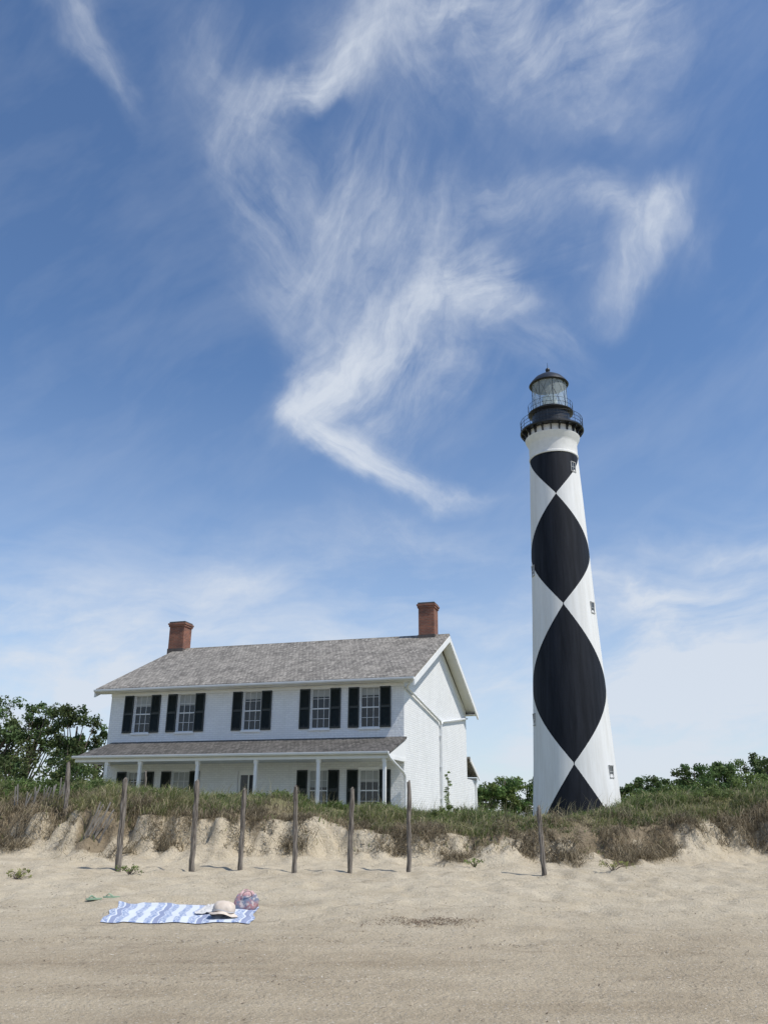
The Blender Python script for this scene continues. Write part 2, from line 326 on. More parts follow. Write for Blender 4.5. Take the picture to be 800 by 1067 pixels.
TL='trees behind the house on the left'; gl=(.10,.145,.055)
tree('tree','broad dark green tree cut by the left picture edge, left of the keepers house','tree',2,724,70,42,.60,1,TL,56,110,.14,gl)
tree('tree','open crowned tree with bare trunks showing, second tree from the left edge','tree',46,726,72,34,.42,2,TL,42,105,.14,gl,lean=1.2)
tree('tree','round topped dark tree just left of the house roof edge','tree',84,732,68,32,.62,3,TL,50,105,.14,gl)
tree('tree','smallest of the left hand trees, half hidden by the house wall','tree',106,750,74,22,.75,4,TL,32,105,.13,gl)
tree('shrub','low dark thicket under the trees at the left picture edge','shrub',14,778,60,44,.98,5,'thickets left of the house',54,110,.12,gl,trunkname='stem')
tree('shrub','low dark thicket beside the left end of the porch','shrub',76,780,58,44,.98,6,'thickets left of the house',54,110,.12,gl,trunkname='stem')
TM='trees between house and lighthouse'; gm=(.13,.2,.06)
tree('tree','low green tree beside the rear porch of the house','tree',505,814,100,26,.98,7,TM,40,110,.17,gm)
tree('tree','middle green tree in the gap between house and lighthouse','tree',525,802,103,26,.98,8,TM,44,110,.17,gm)
tree('tree','green tree partly hidden by the left side of the lighthouse','tree',548,807,106,26,.98,9,TM,40,110,.17,(.115,.18,.055))
TR='trees right of the lighthouse'
for i,(u,v,w,lb) in enumerate([(653,814,22,'lowest tree touching the right side of the lighthouse base'),(676,805,24,'small rounded tree, second to the right of the lighthouse'),
   (700,807,24,'low tree in the dip right of the lighthouse, third in the row'),(721,790,24,'taller pine with ragged top, fourth tree right of the lighthouse'),
   (746,792,26,'fifth tree right of the lighthouse, broad and dark'),(773,780,28,'tallest tree in the row right of the lighthouse'),(801,782,26,'tree cut by the right picture edge')]):
    tree('tree',lb,'tree',u,v,110+5*(i%3),w,.95,20+i,TR,54,110,.18,(.095,.15,.05))
tree('shrub','long low thicket behind the dune right of the lighthouse','shrub',685,815,80,66,.98,31,'thickets right of the lighthouse',80,120,.13,(.12,.18,.06),trunkname='stem')
tree('shrub','low thicket behind the dune at the right picture edge','shrub',770,804,82,60,.98,32,'thickets right of the lighthouse',80,120,.13,(.11,.17,.055),trunkname='stem')
# dune-top leafy shrubs
def bush(u,y,vt,wpx,label,seed,colr=(.13,.19,.06),leaf=.03,group='leafy shrubs on the dune top'):
    r=random.Random(seed); top=at(u,vt,y); zb=hz(top.x,y); H=max(.25,top.z-zb); W=wpx*y*.94/F
    root=empty('dune_shrub',(top.x,y,zb),0,label,'shrub',group); cs=[];rs=[];cc=[]; tb=MB()
    for i in range(28):
        c=Vector((r.uniform(-W,W),r.uniform(-.4,.4),H*r.uniform(.15,.85)*(1))); c.z*= (1-.4*abs(c.x)/W)
        cs.append(c); rs.append(r.uniform(.08,.19)); k=r.uniform(.6,1.3); cc.append(tuple(q*k for q in colr))
        tb.tube([(c.x*.4,c.y*.4,-.05),tuple(c)],[.008,.004],5)
    tb.build('stem',M['bark'],root); leafcloud('foliage',cs,rs,80,leaf,cc,root)
bush(20,24.0,805,24,'leafy green shrub on the dune near the left picture edge',41)
bush(60,24.6,808,20,'leafy green shrub beside the tall grey post on the dune',42)
bush(98,24.2,809,24,'leafy green shrub below the left end of the porch roof',43)
bush(165,24.2,820,26,'leafy green shrub on the dune in front of the left porch windows',44)
bush(228,24,829,22,'leafy green shrub between the second and third beach posts',45)
bush(290,24.0,835,22,'leafy green shrub behind the fourth beach post',49,(.15,.2,.07))
bush(392,24.0,841,20,'leafy green shrub between the fifth and sixth beach posts',51,(.15,.2,.07))
bush(468,24.4,837,18,'leafy green shrub in front of the white side wall',46,(.17,.22,.07))
bush(512,24.2,842,20,'leafy green shrub on the dune left of the lighthouse base',50,(.16,.21,.07))
bush(690,24.4,828,26,'leafy green shrub on the dune just right of the lighthouse base',52,(.16,.21,.07))
bush(745,24.4,820,28,'leafy green shrub on the dune well right of the lighthouse',47,(.16,.21,.07))
bush(788,24.6,814,22,'leafy green shrub on the dune at the right picture edge',48,(.15,.2,.065))
# ------------------------------------------------------------ beach plants
def beach_plant(u,v,Y,label,seed,W=.3,colr=(.2,.27,.08)):
    r=random.Random(seed); p=at(u,v,Y); z=hz(p.x,Y); root=empty('beach_plant',(p.x,Y,z),0,label,'plant','small green plants on the open sand'); cs=[];rs=[];cc=[];tb=MB()
    for i in range(14):
        a=r.uniform(0,2*PI); q=r.uniform(.1,1)*W; e=(q*math.cos(a),q*math.sin(a)*.8,r.uniform(.04,.16)); cs.append(e); rs.append(.05); k=r.uniform(.7,1.2); cc.append(tuple(c*k for c in colr))
        tb.tube([(0,0,-.02),(e[0]*.5,e[1]*.5,e[2]*.9),e],[.006,.005,.003],5)
    tb.build('stem',M['bark'],root); leafcloud('foliage',cs,rs,16,.02,cc,root)
beach_plant(16,925,17,'small green plant on the sand near the left picture edge',1,.3,(.28,.3,.1))
beach_plant(135,915,17.6,'small green plant on the sand below the first beach post',2,.25)
beach_plant(494,897,19.4,'bright green sprig at the foot of the dune right of centre',3,.25)
beach_plant(638,911,18.4,'spreading yellow green vine on the sand right of the last post',4,.5,(.32,.34,.11))
# ------------------------------------------------------------ posts
def post(u,vt,vb,Y,lbl,w=.085,seed=0,lean=None):
    r=random.Random(seed); a=at(u[1],vb,Y); bt=at(u[0],vt,Y); z=hz(a.x,Y); root=empty('fence_post',(a.x,Y,z),0,lbl,'post','wooden posts along the dune foot')
    dx=bt.x-a.x; H=bt.z-z; pts=[];n=14; w*=.76
    for i in range(n):
        f=-.25+1.25*i/(n-1); pts.append((dx*f+r.uniform(-.009,.009),r.uniform(-.009,.009),H*f))
    rad=[w*(1+.10*math.sin(i*2.1+seed)+r.uniform(-.07,.07))*(1-.14*i/n) for i in range(n)]; rad[-1]*=.85
    MB().tube(pts,rad,9).build('shaft',M['wood'],root,'auto')
    MB().tube([(dx-.01,0,H-.02),(dx+.012,.01,H+.035)],[w*.6,w*.35],7).build('split_top',M['wood'],root)
ordn=['first','second','third','fourth','fifth','sixth']
for i,(ut,ub,vt,vb) in enumerate([(131,124,812,896),(206,200,814,903),(255,250,823,906),(308,307,820,910),(367,364,822,912),(426,426,815,915)]):
    post((ut,ub),vt,vb,18.6,'weathered grey wooden post in the sand, %s beach post from the left'%ordn[i],[.085,.08,.07,.07,.072,.065][i],i)
post((561,567),841,917,18.2,'weathered grey post leaning left, alone on the sand below the lighthouse',.07,9)
post((72,70),795,842,22.2,'tall grey post on the dune at far left, between the two slat fences',.08,11)
post((152,151),804,840,25.0,'thin grey post on the dune top between first and second beach posts',.055,12)
# slat sand fences
def sand_fence(uvs,Y,label,tilt,hh,jit):
    p0=at(uvs[0][0],uvs[0][1],Y); p1=at(uvs[1][0],uvs[1][1],Y+.3); n=uvs[2]; root=empty('sand_fence',(p0.x,Y,hz(p0.x,Y)),0,label,'fence','broken slat fences on the dune'); r=random.Random(n)
    L=p1.x-p0.x; tops=[]
    for i in range(n):
        x=L*i/(n-1)+r.uniform(-.02,.02); zg=hz(p0.x+x,Y)-root.location.z; tl=tilt+r.uniform(-jit,jit); h=hh*r.uniform(.65,1.1)
        MM=Matrix.Translation((x,.01*i,zg-.15))@Matrix.Rotation(tl,4,'Y')@Matrix.Rotation(r.uniform(-.12,.12)+.12,4,'X')
        MB().box(-.016,.016,-.005,.005,0,h+.15,MM).build('slat',M['slat'],root); tops.append(MM@Vector((0,-.012,h*.6)))
    MB().tube(tops,.005,5).build('wire',M['wire'],root)
sand_fence(((80,868),(106,862),10),21.0,'leaning grey wooden slat fence collapsed on the dune face at left',.45,.8,.1)
sand_fence(((14,850),(66,848),15),22.8,'dark slat fence sunk in the dune grass at far left',.15,.62,.22)
# ------------------------------------------------------------ keepers house
W=15.95; D=14.0; EZ=6.35; RZ=9.55; BZ=-1.2
HR=-17.33; hx,hy=1.0,40.4
house=empty('keepers_house',(hx,hy,1.6),R(HR),'white two storey brick house with grey shingle roof and dark shutters behind the dune','house')
HMi=(Matrix.Translation((hx,hy,1.6))@Matrix.Rotation(R(HR),4,'Z')).inverted()
def lx(u,v,yl):
    o=HMi@Vector((0,0,CAMZ)); d=HMi.to_3x3()@ray(u,v); k=(yl-o.y)/d.y; p=o+d*k; return p.x,p.z
wc=[lx(u,740,0)[0] for u in (148.5,194,262.5,333.5,385)]
ww=.96; UZ=(4.05,5.95); LZ=(.3,2.15)
holes=[(x-ww/2,x+ww/2,*UZ) for x in wc]+[(wc[i]-ww/2,wc[i]+ww/2,*LZ) for i in (0,1,3,4)]+[(wc[2]-.55,wc[2]+.55,-.35,2.15)]
w=MB()
xs=sorted({-W,0.0}|{h[0] for h in holes}|{h[1] for h in holes}); zs=sorted({BZ,EZ}|{h[2] for h in holes}|{h[3] for h in holes})
for i in range(len(xs)-1):
    for j in range(len(zs)-1):
        cx=(xs[i]+xs[i+1])/2; cz=(zs[j]+zs[j+1])/2
        if any(h[0]<cx<h[1] and h[2]<cz<h[3] for h in holes): continue
        w.add([(xs[i],0,zs[j]),(xs[i+1],0,zs[j]),(xs[i+1],0,zs[j+1]),(xs[i],0,zs[j+1])],[(0,1,2,3)])
for h in holes:
    a,b_,c,d=h
    w.add([(a,0,c),(b_,0,c),(b_,0,d),(a,0,d),(a,.25,c),(b_,.25,c),(b_,.25,d),(a,.25,d)],[(0,1,5,4),(1,2,6,5),(2,3,7,6),(3,0,4,7)])
for x_ in (0,-W): w.add([(x_,0,BZ),(x_,D,BZ),(x_,D,EZ),(x_,D/2,RZ-.2),(x_,0,EZ)],[(0,1,2,3,4)])
w.add([(0,D,BZ),(-W,D,BZ),(-W,D,EZ),(0,D,EZ)],[(0,1,2,3)])
me=bpy.data.meshes.new('wall'); me.from_pydata(w.v,[],w.f); me.materials.append(M['wall']); wo=bpy.data.objects.new('wall',me); COL.objects.link(wo); wo.parent=house
OE=.55; OX=.66; sl=(RZ-EZ)/(D/2)
def slab(y0,z0,y1,z1,x0,x1,th):
    m_=MB(); return m_.prism([(x0,y0,z0),(x0,y1,z1),(x0,y1,z1+th),(x0,y0,z0+th)],(x1-x0,0,0))
rf=slab(-OE,EZ-OE*sl+.08,D/2,RZ+.08,-W-OX,OX,.12); r2=slab(D+OE,EZ-OE*sl+.08,D/2,RZ+.08,-W-OX,OX,.12); rf.add(r2.v,r2.f)
roof=rf.build('roof',M['shingle'],house)
MB().prism([(-W-OX,D/2-.16,RZ+.13),(-W-OX,D/2,RZ+.24),(-W-OX,D/2+.16,RZ+.13)],(W+2*OX,0,0)).build('ridge_cap',M['shingle'],roof)
for xa,xb in ((OX-.05,OX+.03),(-W-OX-.03,-W-OX+.05)):
    for y0,z0,y1,z1 in ((-OE-.04,EZ-OE*sl-.04,D/2-.002,RZ+.0),(D+OE+.04,EZ-OE*sl-.04,D/2+.002,RZ+.0)):
        MB().prism([(xa,y0,z0-.2),(xa,y1,z1-.22),(xa,y1,z1+.10),(xa,y0,z0+.12)],(xb-xa,0,0)).build('rake_board',M['trim'],house)
for y0,y1 in ((-OE+.02,-.003),(D+.003,D+OE-.02)): MB().box(-W-OX+.06,OX-.06,y0,y1,EZ-OE*sl-.02,EZ-OE*sl+.03).build('soffit',M['trim'],house)
for x0,x1 in ((.003,OX-.055),(-W-OX+.055,-W-.003)):
    for y0,z0,y1,z1 in ((-OE+.03,EZ-OE*sl+.045,D/2-.004,RZ+.03),(D+OE-.03,EZ-OE*sl+.045,D/2+.004,RZ+.03)): MB().prism([(x0,y0,z0),(x0,y1,z1),(x0,y1,z1+.04),(x0,y0,z0+.04)],(x1-x0,0,0)).build('soffit',M['trim'],house)
MB().box(-W,0,-.05,-.003,EZ-.42,EZ-.2).build('frieze_board',M['trim'],house)
def gutter(yc,z,x0,x1,nm='gutter'):
    g=MB(); pr=[(yc+.08*math.cos(a),z+.09*math.sin(a)) for a in [PI+PI*k/8 for k in range(9)]]
    poly=[(x0,p[0],p[1]) for p in pr]+[(x0,yc+.08,z+.04),(x0,yc-.08,z+.04)]
    return g.prism(poly,(x1-x0,0,0)).build(nm,M['gutter'],house)
gutter(-OE-.09,EZ-OE*sl+.1,-W-OX,OX)
gutter(D+OE+.09,EZ-OE*sl+.1,-W-OX,OX)
for (u,v0,v1,wpx) in ((188,646,679,19),(446,626,661,17)):
    cx,_=lx(u,(v0+v1)/2,D/2); _,zt=lx(u,v0+2,D/2-.3); hw=wpx/2*48*.98/F
    ch=MB().box(cx-hw,cx+hw,D/2-.45,D/2+.45,RZ-1.0,zt-.32).build('chimney',M['brick'],roof)
    c2=MB(); c2.box(cx-hw-.05,cx+hw+.05,D/2-.5,D/2+.5,zt-.32,zt-.2); c2.box(cx-hw-.09,cx+hw+.09,D/2-.54,D/2+.54,zt-.2,zt-.1); c2.build('chimney_corbel',M['brick'],roof)
    MB().box(cx-hw-.03,cx+hw+.03,D/2-.48,D/2+.48,zt-.1,zt).build('chimney_cap',M['cap'],roof)
    MB().box(cx-hw-.03,cx+hw+.03,D/2-.48,D/2+.48,RZ-.3,RZ+.17).build('flashing',M['cap'],roof)
def window(cx,z0,z1,wd,blind=True):
    f=MB(); a=cx-wd/2; b_=cx+wd/2; y0,y1=.08,.16; t_=.05
    f.box(a,a+t_,y0,y1,z0,z1); f.box(b_-t_,b_,y0,y1,z0,z1); f.box(a+t_,b_-t_,y0,y1,z1-t_,z1); f.box(a+t_,b_-t_,y0,y1,z0,z0+t_)
    zm=(z0+z1)/2; f.box(a+t_,b_-t_,y0+.01,y1,zm-.028,zm+.028)
    for q in (1,2): x_=a+wd*q/3; f.box(x_-.011,x_+.011,y0+.02,y1-.01,z0+t_,z1-t_)
    for q in (.25,.75): zz=z0+(z1-z0)*q; f.box(a+t_,b_-t_,y0+.022,y1-.012,zz-.011,zz+.011)
    fo=f.build('window',M['sash'],house)
    MB().add([(a,.14,z0),(b_,.14,z0),(b_,.14,z1),(a,.14,z1)],[(0,1,2,3)]).build('pane',M['pane'],fo)
    MB().box(a-.06,b_+.06,-.07,.08,z0-.09,z0-.002).build('sill',M['trim'],fo)
    MB().box(a-.05,b_+.05,-.035,-.003,z1+.002,z1+.11).build('lintel',M['trim'],fo)
    if blind: MB().box(a+t_,b_-t_,.125,.137,z1-(z1-z0)*random.choice([.2,.3,.42]),z1-.06).build('blind',M['blind'],fo)
def shutter(x0,x1,z0,z1):
    s=MB(); y=-.06; s.box(x0,x0+.06,y,-.01,z0,z1); s.box(x1-.06,x1,y,-.01,z0,z1)
    zm=(z0+z1)/2
    for a_,b2 in ((z0,z0+.09),(zm-.04,zm+.04),(z1-.07,z1)): s.box(x0+.06,x1-.06,y,-.01,a_,b2)
    z=z0+.1
    while z<z1-.08:
        if abs(z-zm)>.06: s.add([(x0+.06,-.05,z),(x1-.06,-.05,z),(x1-.06,-.02,z+.05),(x0+.06,-.02,z+.05)],[(0,1,2,3)])
        z+=.055
    s.add([(x0+.05,-.012,z0),(x1-.05,-.012,z0),(x1-.05,-.012,z1),(x0+.05,-.012,z1)],[(0,1,2,3)])
    so_=s.build('shutter',M['shutter'],house)
    MB().box((x0+x1)/2-.02,(x0+x1)/2+.02,-.085,-.06,z0+.05,z0+.17).build('holdback',M['iron'],so_)
SW=.54
for k,(x_) in enumerate(wc):
    window(x_,*UZ,ww); shutter(x_-ww/2-.04-SW,x_-ww/2-.04,*UZ); shutter(x_+ww/2+.04,x_+ww/2+.04+SW,*UZ)
    if k!=2: window(x_,*LZ,ww); shutter(x_-ww/2-.04-SW,x_-ww/2-.04,*LZ); shutter(x_+ww/2+.04,x_+ww/2+.04+SW,*LZ)
dx=wc[2]; dr=MB(); dr.box(dx-.55,dx+.55,.1,.16,-.35,2.15)
door=dr.build('door',M['trim'],house)
for i in range(2):
    MB().box(dx-.42+.46*i,dx-.04+.46*i,.085,.1,-.2,.75).build('panel',M['trim'],door)
    MB().box(dx-.42+.46*i,dx-.04+.46*i,.09,.1,.95,1.95).build('pane',M['pane'],door)
MB().tube([(dx+.48,.1,.85),(dx+.48,.03,.85),(dx+.4,.03,.85)],.02,8).build('door_handle',M['iron'],door)
# porch
PD=2.75; PXR=lx(403,785,-PD)[0]; PXL=lx(80,790,-PD)[0]; PE=2.62; PT=3.5
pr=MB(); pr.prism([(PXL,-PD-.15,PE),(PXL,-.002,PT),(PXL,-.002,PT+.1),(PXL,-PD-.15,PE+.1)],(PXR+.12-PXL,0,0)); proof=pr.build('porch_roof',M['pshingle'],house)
pb=MB(); pb.box(PXL+.02,PXR+.1,-PD-.11,-PD+.02,PE-.16,PE-.01); pb.box(PXR-.03,PXR+.1,-PD+.02,-.003,PE-.16,PE-.01); pb.box(PXL+.02,PXL+.15,-PD+.02,-.003,PE-.16,PE-.01)
pb.prism([(PXR+.02,-PD,PE-.01),(PXR+.02,-.003,PE-.01),(PXR+.02,-.003,PT-.06)],(.06,0,0)); pb.prism([(PXL+.04,-PD,PE-.01),(PXL+.04,-.003,PE-.01),(PXL+.04,-.003,PT-.06)],(.06,0,0))
pb.build('porch_beam',M['trim'],house)
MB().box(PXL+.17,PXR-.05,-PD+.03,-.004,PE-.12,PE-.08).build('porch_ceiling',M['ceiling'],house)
gutter(-PD-.24,PE+.08,PXL-.05,PXR+.15,'porch_gutter')
MB().box(PXL,PXR+.1,-PD-.1,-.004,-.5,-.36).build('porch_floor',M['ceiling'],house)
for u in (111,145.5,205.5,266.5,332,401):
    x_=lx(u,815,-PD+.1)[0]; p=MB(); p.box(x_-.065,x_+.065,-PD+.03-.065,-PD+.03+.065,-.36,PE-.16); p.box(x_-.09,x_+.09,-PD-.06,-PD+.12,PE-.3,PE-.165); p.box(x_-.1,x_+.1,-PD-.07,-PD+.13,-.358,-.2); p.box(x_-.16,x_+.16,-PD-.03,-PD+.1,-1.2,-.5); p.build('porch_post',M['trim'],house)
def pipe(pts,r=.06): return MB().tube(pts,r,10).build('downspout',M['gutter'],house,'auto')
pipe([(OX-.1,-OE,EZ-.2),(.12,.1,EZ-.45),(.12,.4,EZ-.5),(.1,6.8,4.98),(.1,7.0,4.8),(.1,7.0,.2),(.1,7.2,-.6)])
pipe([(.12,13.8,EZ-.5),(.11,7.25,5.0),(.11,7.05,4.85)],.055)
pipe([(PXR+.1,-PD-.2,PE),(PXR+.14,-PD-.1,PE-.12),(.1,-.5,2.0),(.1,-.2,1.85),(.1,-.12,1.6),(.1,-.12,-1)])
for z_ in (1.0,2.6,4.2): MB().box(.003,.14,6.9,7.1,z_,z_+.05).build('pipe_bracket',M['gutter'],house)
rp=MB().prism([(-5,D+.003,3.5),(-5,D+2.5,2.5),(-5,D+2.5,2.6),(-5,D+.003,3.6)],(5.2,0,0)).build('rear_porch_roof',M['shingle'],house)
rb=MB(); rb.prism([(.2,D+.003,3.3),(.2,D+2.6,2.3),(.2,D+2.6,2.52),(.2,D+.003,3.52)],(.06,0,0)); rb.box(-5,.1,D+2.4,D+2.55,2.2,2.45); rb.build('rear_porch_trim',M['trim'],house)
MB().box(-5,-.02,D+.004,D+2.3,-1.2,2.3).build('rear_lean_to',M['wall'],house)
for x_ in (0.02,-2.5): MB().box(x_-.07,x_+.07,D+2.35,D+2.49,-1.2,2.25).build('rear_porch_post',M['trim'],house)
vp=(Matrix.Translation((hx,hy,1.6))@Matrix.Rotation(R(HR),4,'Z'))@Vector((.3,7.4,-1.0))
vine=empty('climbing_vine',tuple(vp),0,'narrow green vine climbing beside the downspout on the white side wall','vine')
cs=[];rs=[];cc=[];tb=MB()
for i in range(22):
    z_=i*.16; c=(random.uniform(-.1,.15),random.uniform(-.2,.2)*(1.3-z_/4),z_); cs.append(c); rs.append(.24-.008*i); k=random.uniform(.7,1.3); cc.append((.16*k,.23*k,.07*k))
tb.tube([(0,0,-.5),(.05,0,1.5),(0,0,3.3)],[.04,.03,.01],6); tb.build('stem',M['bark'],vine); leafcloud('foliage',cs,rs,60,.04,cc,vine)
# ------------------------------------------------------------ lighthouse
LY=86.0; lp=at(597,835,LY); lq=at(579,470,LY); LXc=(lp.x*.5+lq.x*.5)
LB=.6
lh=empty('lighthouse',(LXc,LY,LB),0,'tall white lighthouse tower painted with black diamonds and topped by a black lantern','lighthouse')
def Lz(v,Y=LY): return CAMZ+Y*math.tan(R(PITCH)+math.atan((533.5-v)/F))-LB
az=math.atan2(LXc,LY)
zb=[Lz(843,81.9),Lz(794,82.1),Lz(627,82.7),Lz(512,83.1),Lz(469,83.4)]
zd=Lz(443,84.4)
def TR_(z):
    return float(np.interp(z,[0,zb[0],zb[1],zb[2],zb[3],zb[4],zd],[4.35,4.2,3.93,3.23,2.82,2.62,2.58]))
m,t,b,co=newmat('lighthouse_paint'); M['tower']=m
rot=t.map(co,rot=(0,0,az)); sx=t.n('ShaderNodeSeparateXYZ',{0:rot}); 
ang=t.math('ARCTAN2',sx.outputs[0],t.math('ABSOLUTE',sx.outputs[1])); ang=t.math('DIVIDE',t.math('ABSOLUTE',ang),PI/2)
zn=t.math('DIVIDE',sx.outputs[2],50.0)
rampw=t.ramp(zn,[(0,min(1,(zb[1]-0)/9.5)),(zb[1]/50,0.0),((zb[1]+zb[2])/100,1.0),(zb[2]/50,0.0),((zb[2]+zb[3])/100,1.0),(zb[3]/50,0.0),(zb[4]/50,.93),(zb[4]/50+.0005,0.0)])
edge=t.math('MULTIPLY',t.math('SUBTRACT',t.noise(co,6,3),.5),.01)
blk=t.math('GREATER_THAN',t.math('ADD',rampw,edge),t.math('ADD',ang,.004))
st=t.noise(t.map(co,sc=(1.5,1.5,.12)),1.2,8,.65); wh=t.mix(t.ramp(st,[(.4,0),(.75,.7)]),(.78,.785,.78),(.6,.59,.56))
rs_=t.noise(t.map(co,sc=(2.2,2.2,.1)),1.7,6,.7); wh=t.mix(t.ramp(rs_,[(.6,0),(.78,.45)]),wh,(.44,.38,.3))
bk=t.mix(t.ramp(st,[(.35,0),(.7,1)]),(.006,.008,.013),(.02,.023,.032))
t.nt.links.new(t.mix(blk,wh,bk),b.inputs['Base Color']); b.inputs['Roughness'].default_value=.7; b.inputs['Specular IOR Level'].default_value=.2
brk=t.n('ShaderNodeTexBrick',{'Vector':t.n('ShaderNodeCombineXYZ',{0:t.math('MULTIPLY',t.math('ARCTAN2',sx.outputs[0],sx.outputs[1]),3.3),1:sx.outputs[2]}).outputs[0],'Scale':1,'Mortar Size':.01,'Brick Width':.25,'Row Height':.085})
bump(t,b,t.math('ADD',brk.outputs['Fac'],t.noise(co,1.5,5)),-.3,.02)
prof=[(TR_(z),z) for z in np.linspace(0,zd-.3,70)]
MB().lathe(prof,96).build('tower',M['tower'],lh,True)
MB().lathe([(4.75,-.3),(4.75,.5),(4.6,.65),(4.3,.7)],64).build('base_plinth',M['concrete'],lh,'auto')
GR=3.45
MB().lathe([(2.60,zb[4]+.02),(2.68,zb[4]+.06),(2.68,zb[4]+.25),(2.63,zb[4]+.32),(2.62,zd-1.9),(2.72,zd-1.6),(2.95,zd-1.15),(3.0,zd-.95),(2.8,zd-.9),(2.75,zd-.17)],64).build('collar',M['concrete'],lh,'auto')
MB().lathe([(2.3,zd-.16),(GR,zd-.16),(GR+.06,zd-.1),(GR+.06,zd),(GR,zd+.04),(2.3,zd+.04)],64,closed=True).build('gallery_deck',M['iron'],lh,'auto')
for k in range(20):
    a=2*PI*k/20+.08; MM=Matrix.Rotation(a,4,'Z')
    MB().prism([MM@Vector(p) for p in [(2.74,-.06,zd-.9),(2.98,-.06,zd-.9),(3.05,-.06,zd-.6),(3.35,-.06,zd-.34),(3.38,-.06,zd-.17),(2.74,-.06,zd-.17)]],MM.to_3x3()@Vector((0,.12,0))).build('bracket',M['iron'],lh)
def rail(r,z,h,n,rings,nm,th=.03,n2=0):
    g=MB()
    for k in range(n): a=2*PI*k/n; c,s_2=math.cos(a)*r,math.sin(a)*r; g.tube([(c,s_2,z),(c,s_2,z+h)],th,6)
    for f in rings: g.ring(r,z+h*f,th*.8,60)
    for k in range(n2): a=2*PI*k/n2; c,s_2=math.cos(a)*r,math.sin(a)*r; g.tube([(c,s_2,z),(c,s_2,z+h)],th*.4,4)
    return g.build(nm,M['iron'],lh)
rail(GR-.03,zd,1.3,20,(.08,.36,.68,1),'gallery_railing',.028,60)
z2=Lz(428,85.4); zr=Lz(400,85.7); WRr=2.1
MB().lathe([(2.2,zd),(2.2,zd+.3),(WRr,zd+.4),(WRr,z2-.35),(2.3,z2-.25),(2.48,z2-.12)],48).build('watch_room',M['iron'],lh,'auto')
MB().lathe([(1.5,z2-.11),(2.5,z2-.11),(2.53,z2-.06),(2.53,z2),(1.5,z2)],48,closed=True).build('lantern_deck',M['iron'],lh,'auto')
rail(2.48,z2,1.0,18,(.5,1),'lantern_railing',.022,0)
LR=1.95
MB().lathe([(LR,z2),(LR,z2+.3),(LR-.1,z2+.35)],48).build('lantern_wall',M['iron'],lh,'auto')
MB().lathe([(LR,z2+.32),(LR,zr)],32).build('lantern_glass',M['lglass'],lh)
ag=MB(); NB=12; rows=3; hh_=(zr-z2-.3)/rows
for j in range(rows):
    for k in range(NB):
        for s2 in (0,1):
            a0=2*PI*(k+(j%2)*.5)/NB; a1=a0+(PI/NB if s2 else -PI/NB)*1.0; q=LR+.02
            ag.tube([(q*math.cos(a0),q*math.sin(a0),z2+.3+hh_*j),(q*math.cos(a1),q*math.sin(a1),z2+.3+hh_*(j+1))],.011,5)
for k in range(8): a=2*PI*k/8; ag.tube([((LR+.02)*math.cos(a),(LR+.02)*math.sin(a),z2+.3),((LR+.02)*math.cos(a),(LR+.02)*math.sin(a),zr)],.022,6)
ag.ring(LR+.02,z2+.32,.04,32); ag.ring(LR+.02,zr,.05,32); ag.build('glazing_bars',M['iron'],lh)
ln=MB().lathe([(.02,z2+.6),(.5,z2+.65),(.8,z2+1.1),(.88,z2+1.6),(.8,z2+2.1),(.45,z2+2.4),(.02,z2+2.45)],24).build('lens',M['lens'],lh,True)
MB().lathe([(.15,z2),(.15,z2+.62)],12).build('lens_pedestal',M['iron'],lh)
zt=zr+1.75
MB().lathe([(.02,zr+.03),(1.9,zr+.03),(2.15,zr-.02),(2.24,zr+.06),(2.16,zr+.2),(1.95,zr+.5),(1.6,zr+.9),(1.1,zr+1.25),(.55,zt-.2),(.3,zt-.05),(.24,zt),(.24,zt+.1),(.0,zt+.11)],48).build('dome_roof',M['iron'],lh,'auto')
MB().lathe([(.01,zt+.06)]+[(.27*math.sin(a),zt+.33-.27*math.cos(a)) for a in [PI*k/10 for k in range(1,10)]]+[(.01,zt+.60)],20).build('ventilator_ball',M['iron'],lh,True)
MB().tube([(0,0,zt+.55),(0,0,zt+1.3)],[.035,.012],6).build('lightning_rod',M['iron'],lh)
def lwin(u,v,side_angle,h=1.0,w_=.55):
    z=Lz(v,LY-TR_(20)*math.cos(side_angle)); r=TR_(z); a=-PI/2-az+side_angle
    MM=Matrix.Rotation(a+PI/2,4,'Z')@Matrix.Translation((0,-r,z))@Matrix.Rotation(R(2.2),4,'X')
    f=MB()
    f.box(-w_/2-.09,-w_/2,-.05,.3,-h/2,h/2,MM); f.box(w_/2,w_/2+.09,-.05,.3,-h/2,h/2,MM); f.box(-w_/2-.09,w_/2+.09,-.1,.3,-h/2-.1,-h/2,MM); f.box(-w_/2-.09,w_/2+.09,-.06,.3,h/2,h/2+.1,MM)
    fo=f.build('window',M['towerwin'],lh)
    MB().box(-w_/2,w_/2,-.02,.1,-h/2,h/2,MM).build('pane',M['pane'],fo)
    g=MB(); g.box(-.016,.016,-.04,-.02,-h/2,h/2,MM); g.box(-w_/2,w_/2,-.038,-.022,-.015,.015,MM)
    g.build('glazing_bars',M['sash'],fo)
lwin(599,485,R(48)); lwin(557,592,R(-68)); lwin(615,633,R(62)); lwin(558,748,R(-72)); lwin(632,803,R(58))
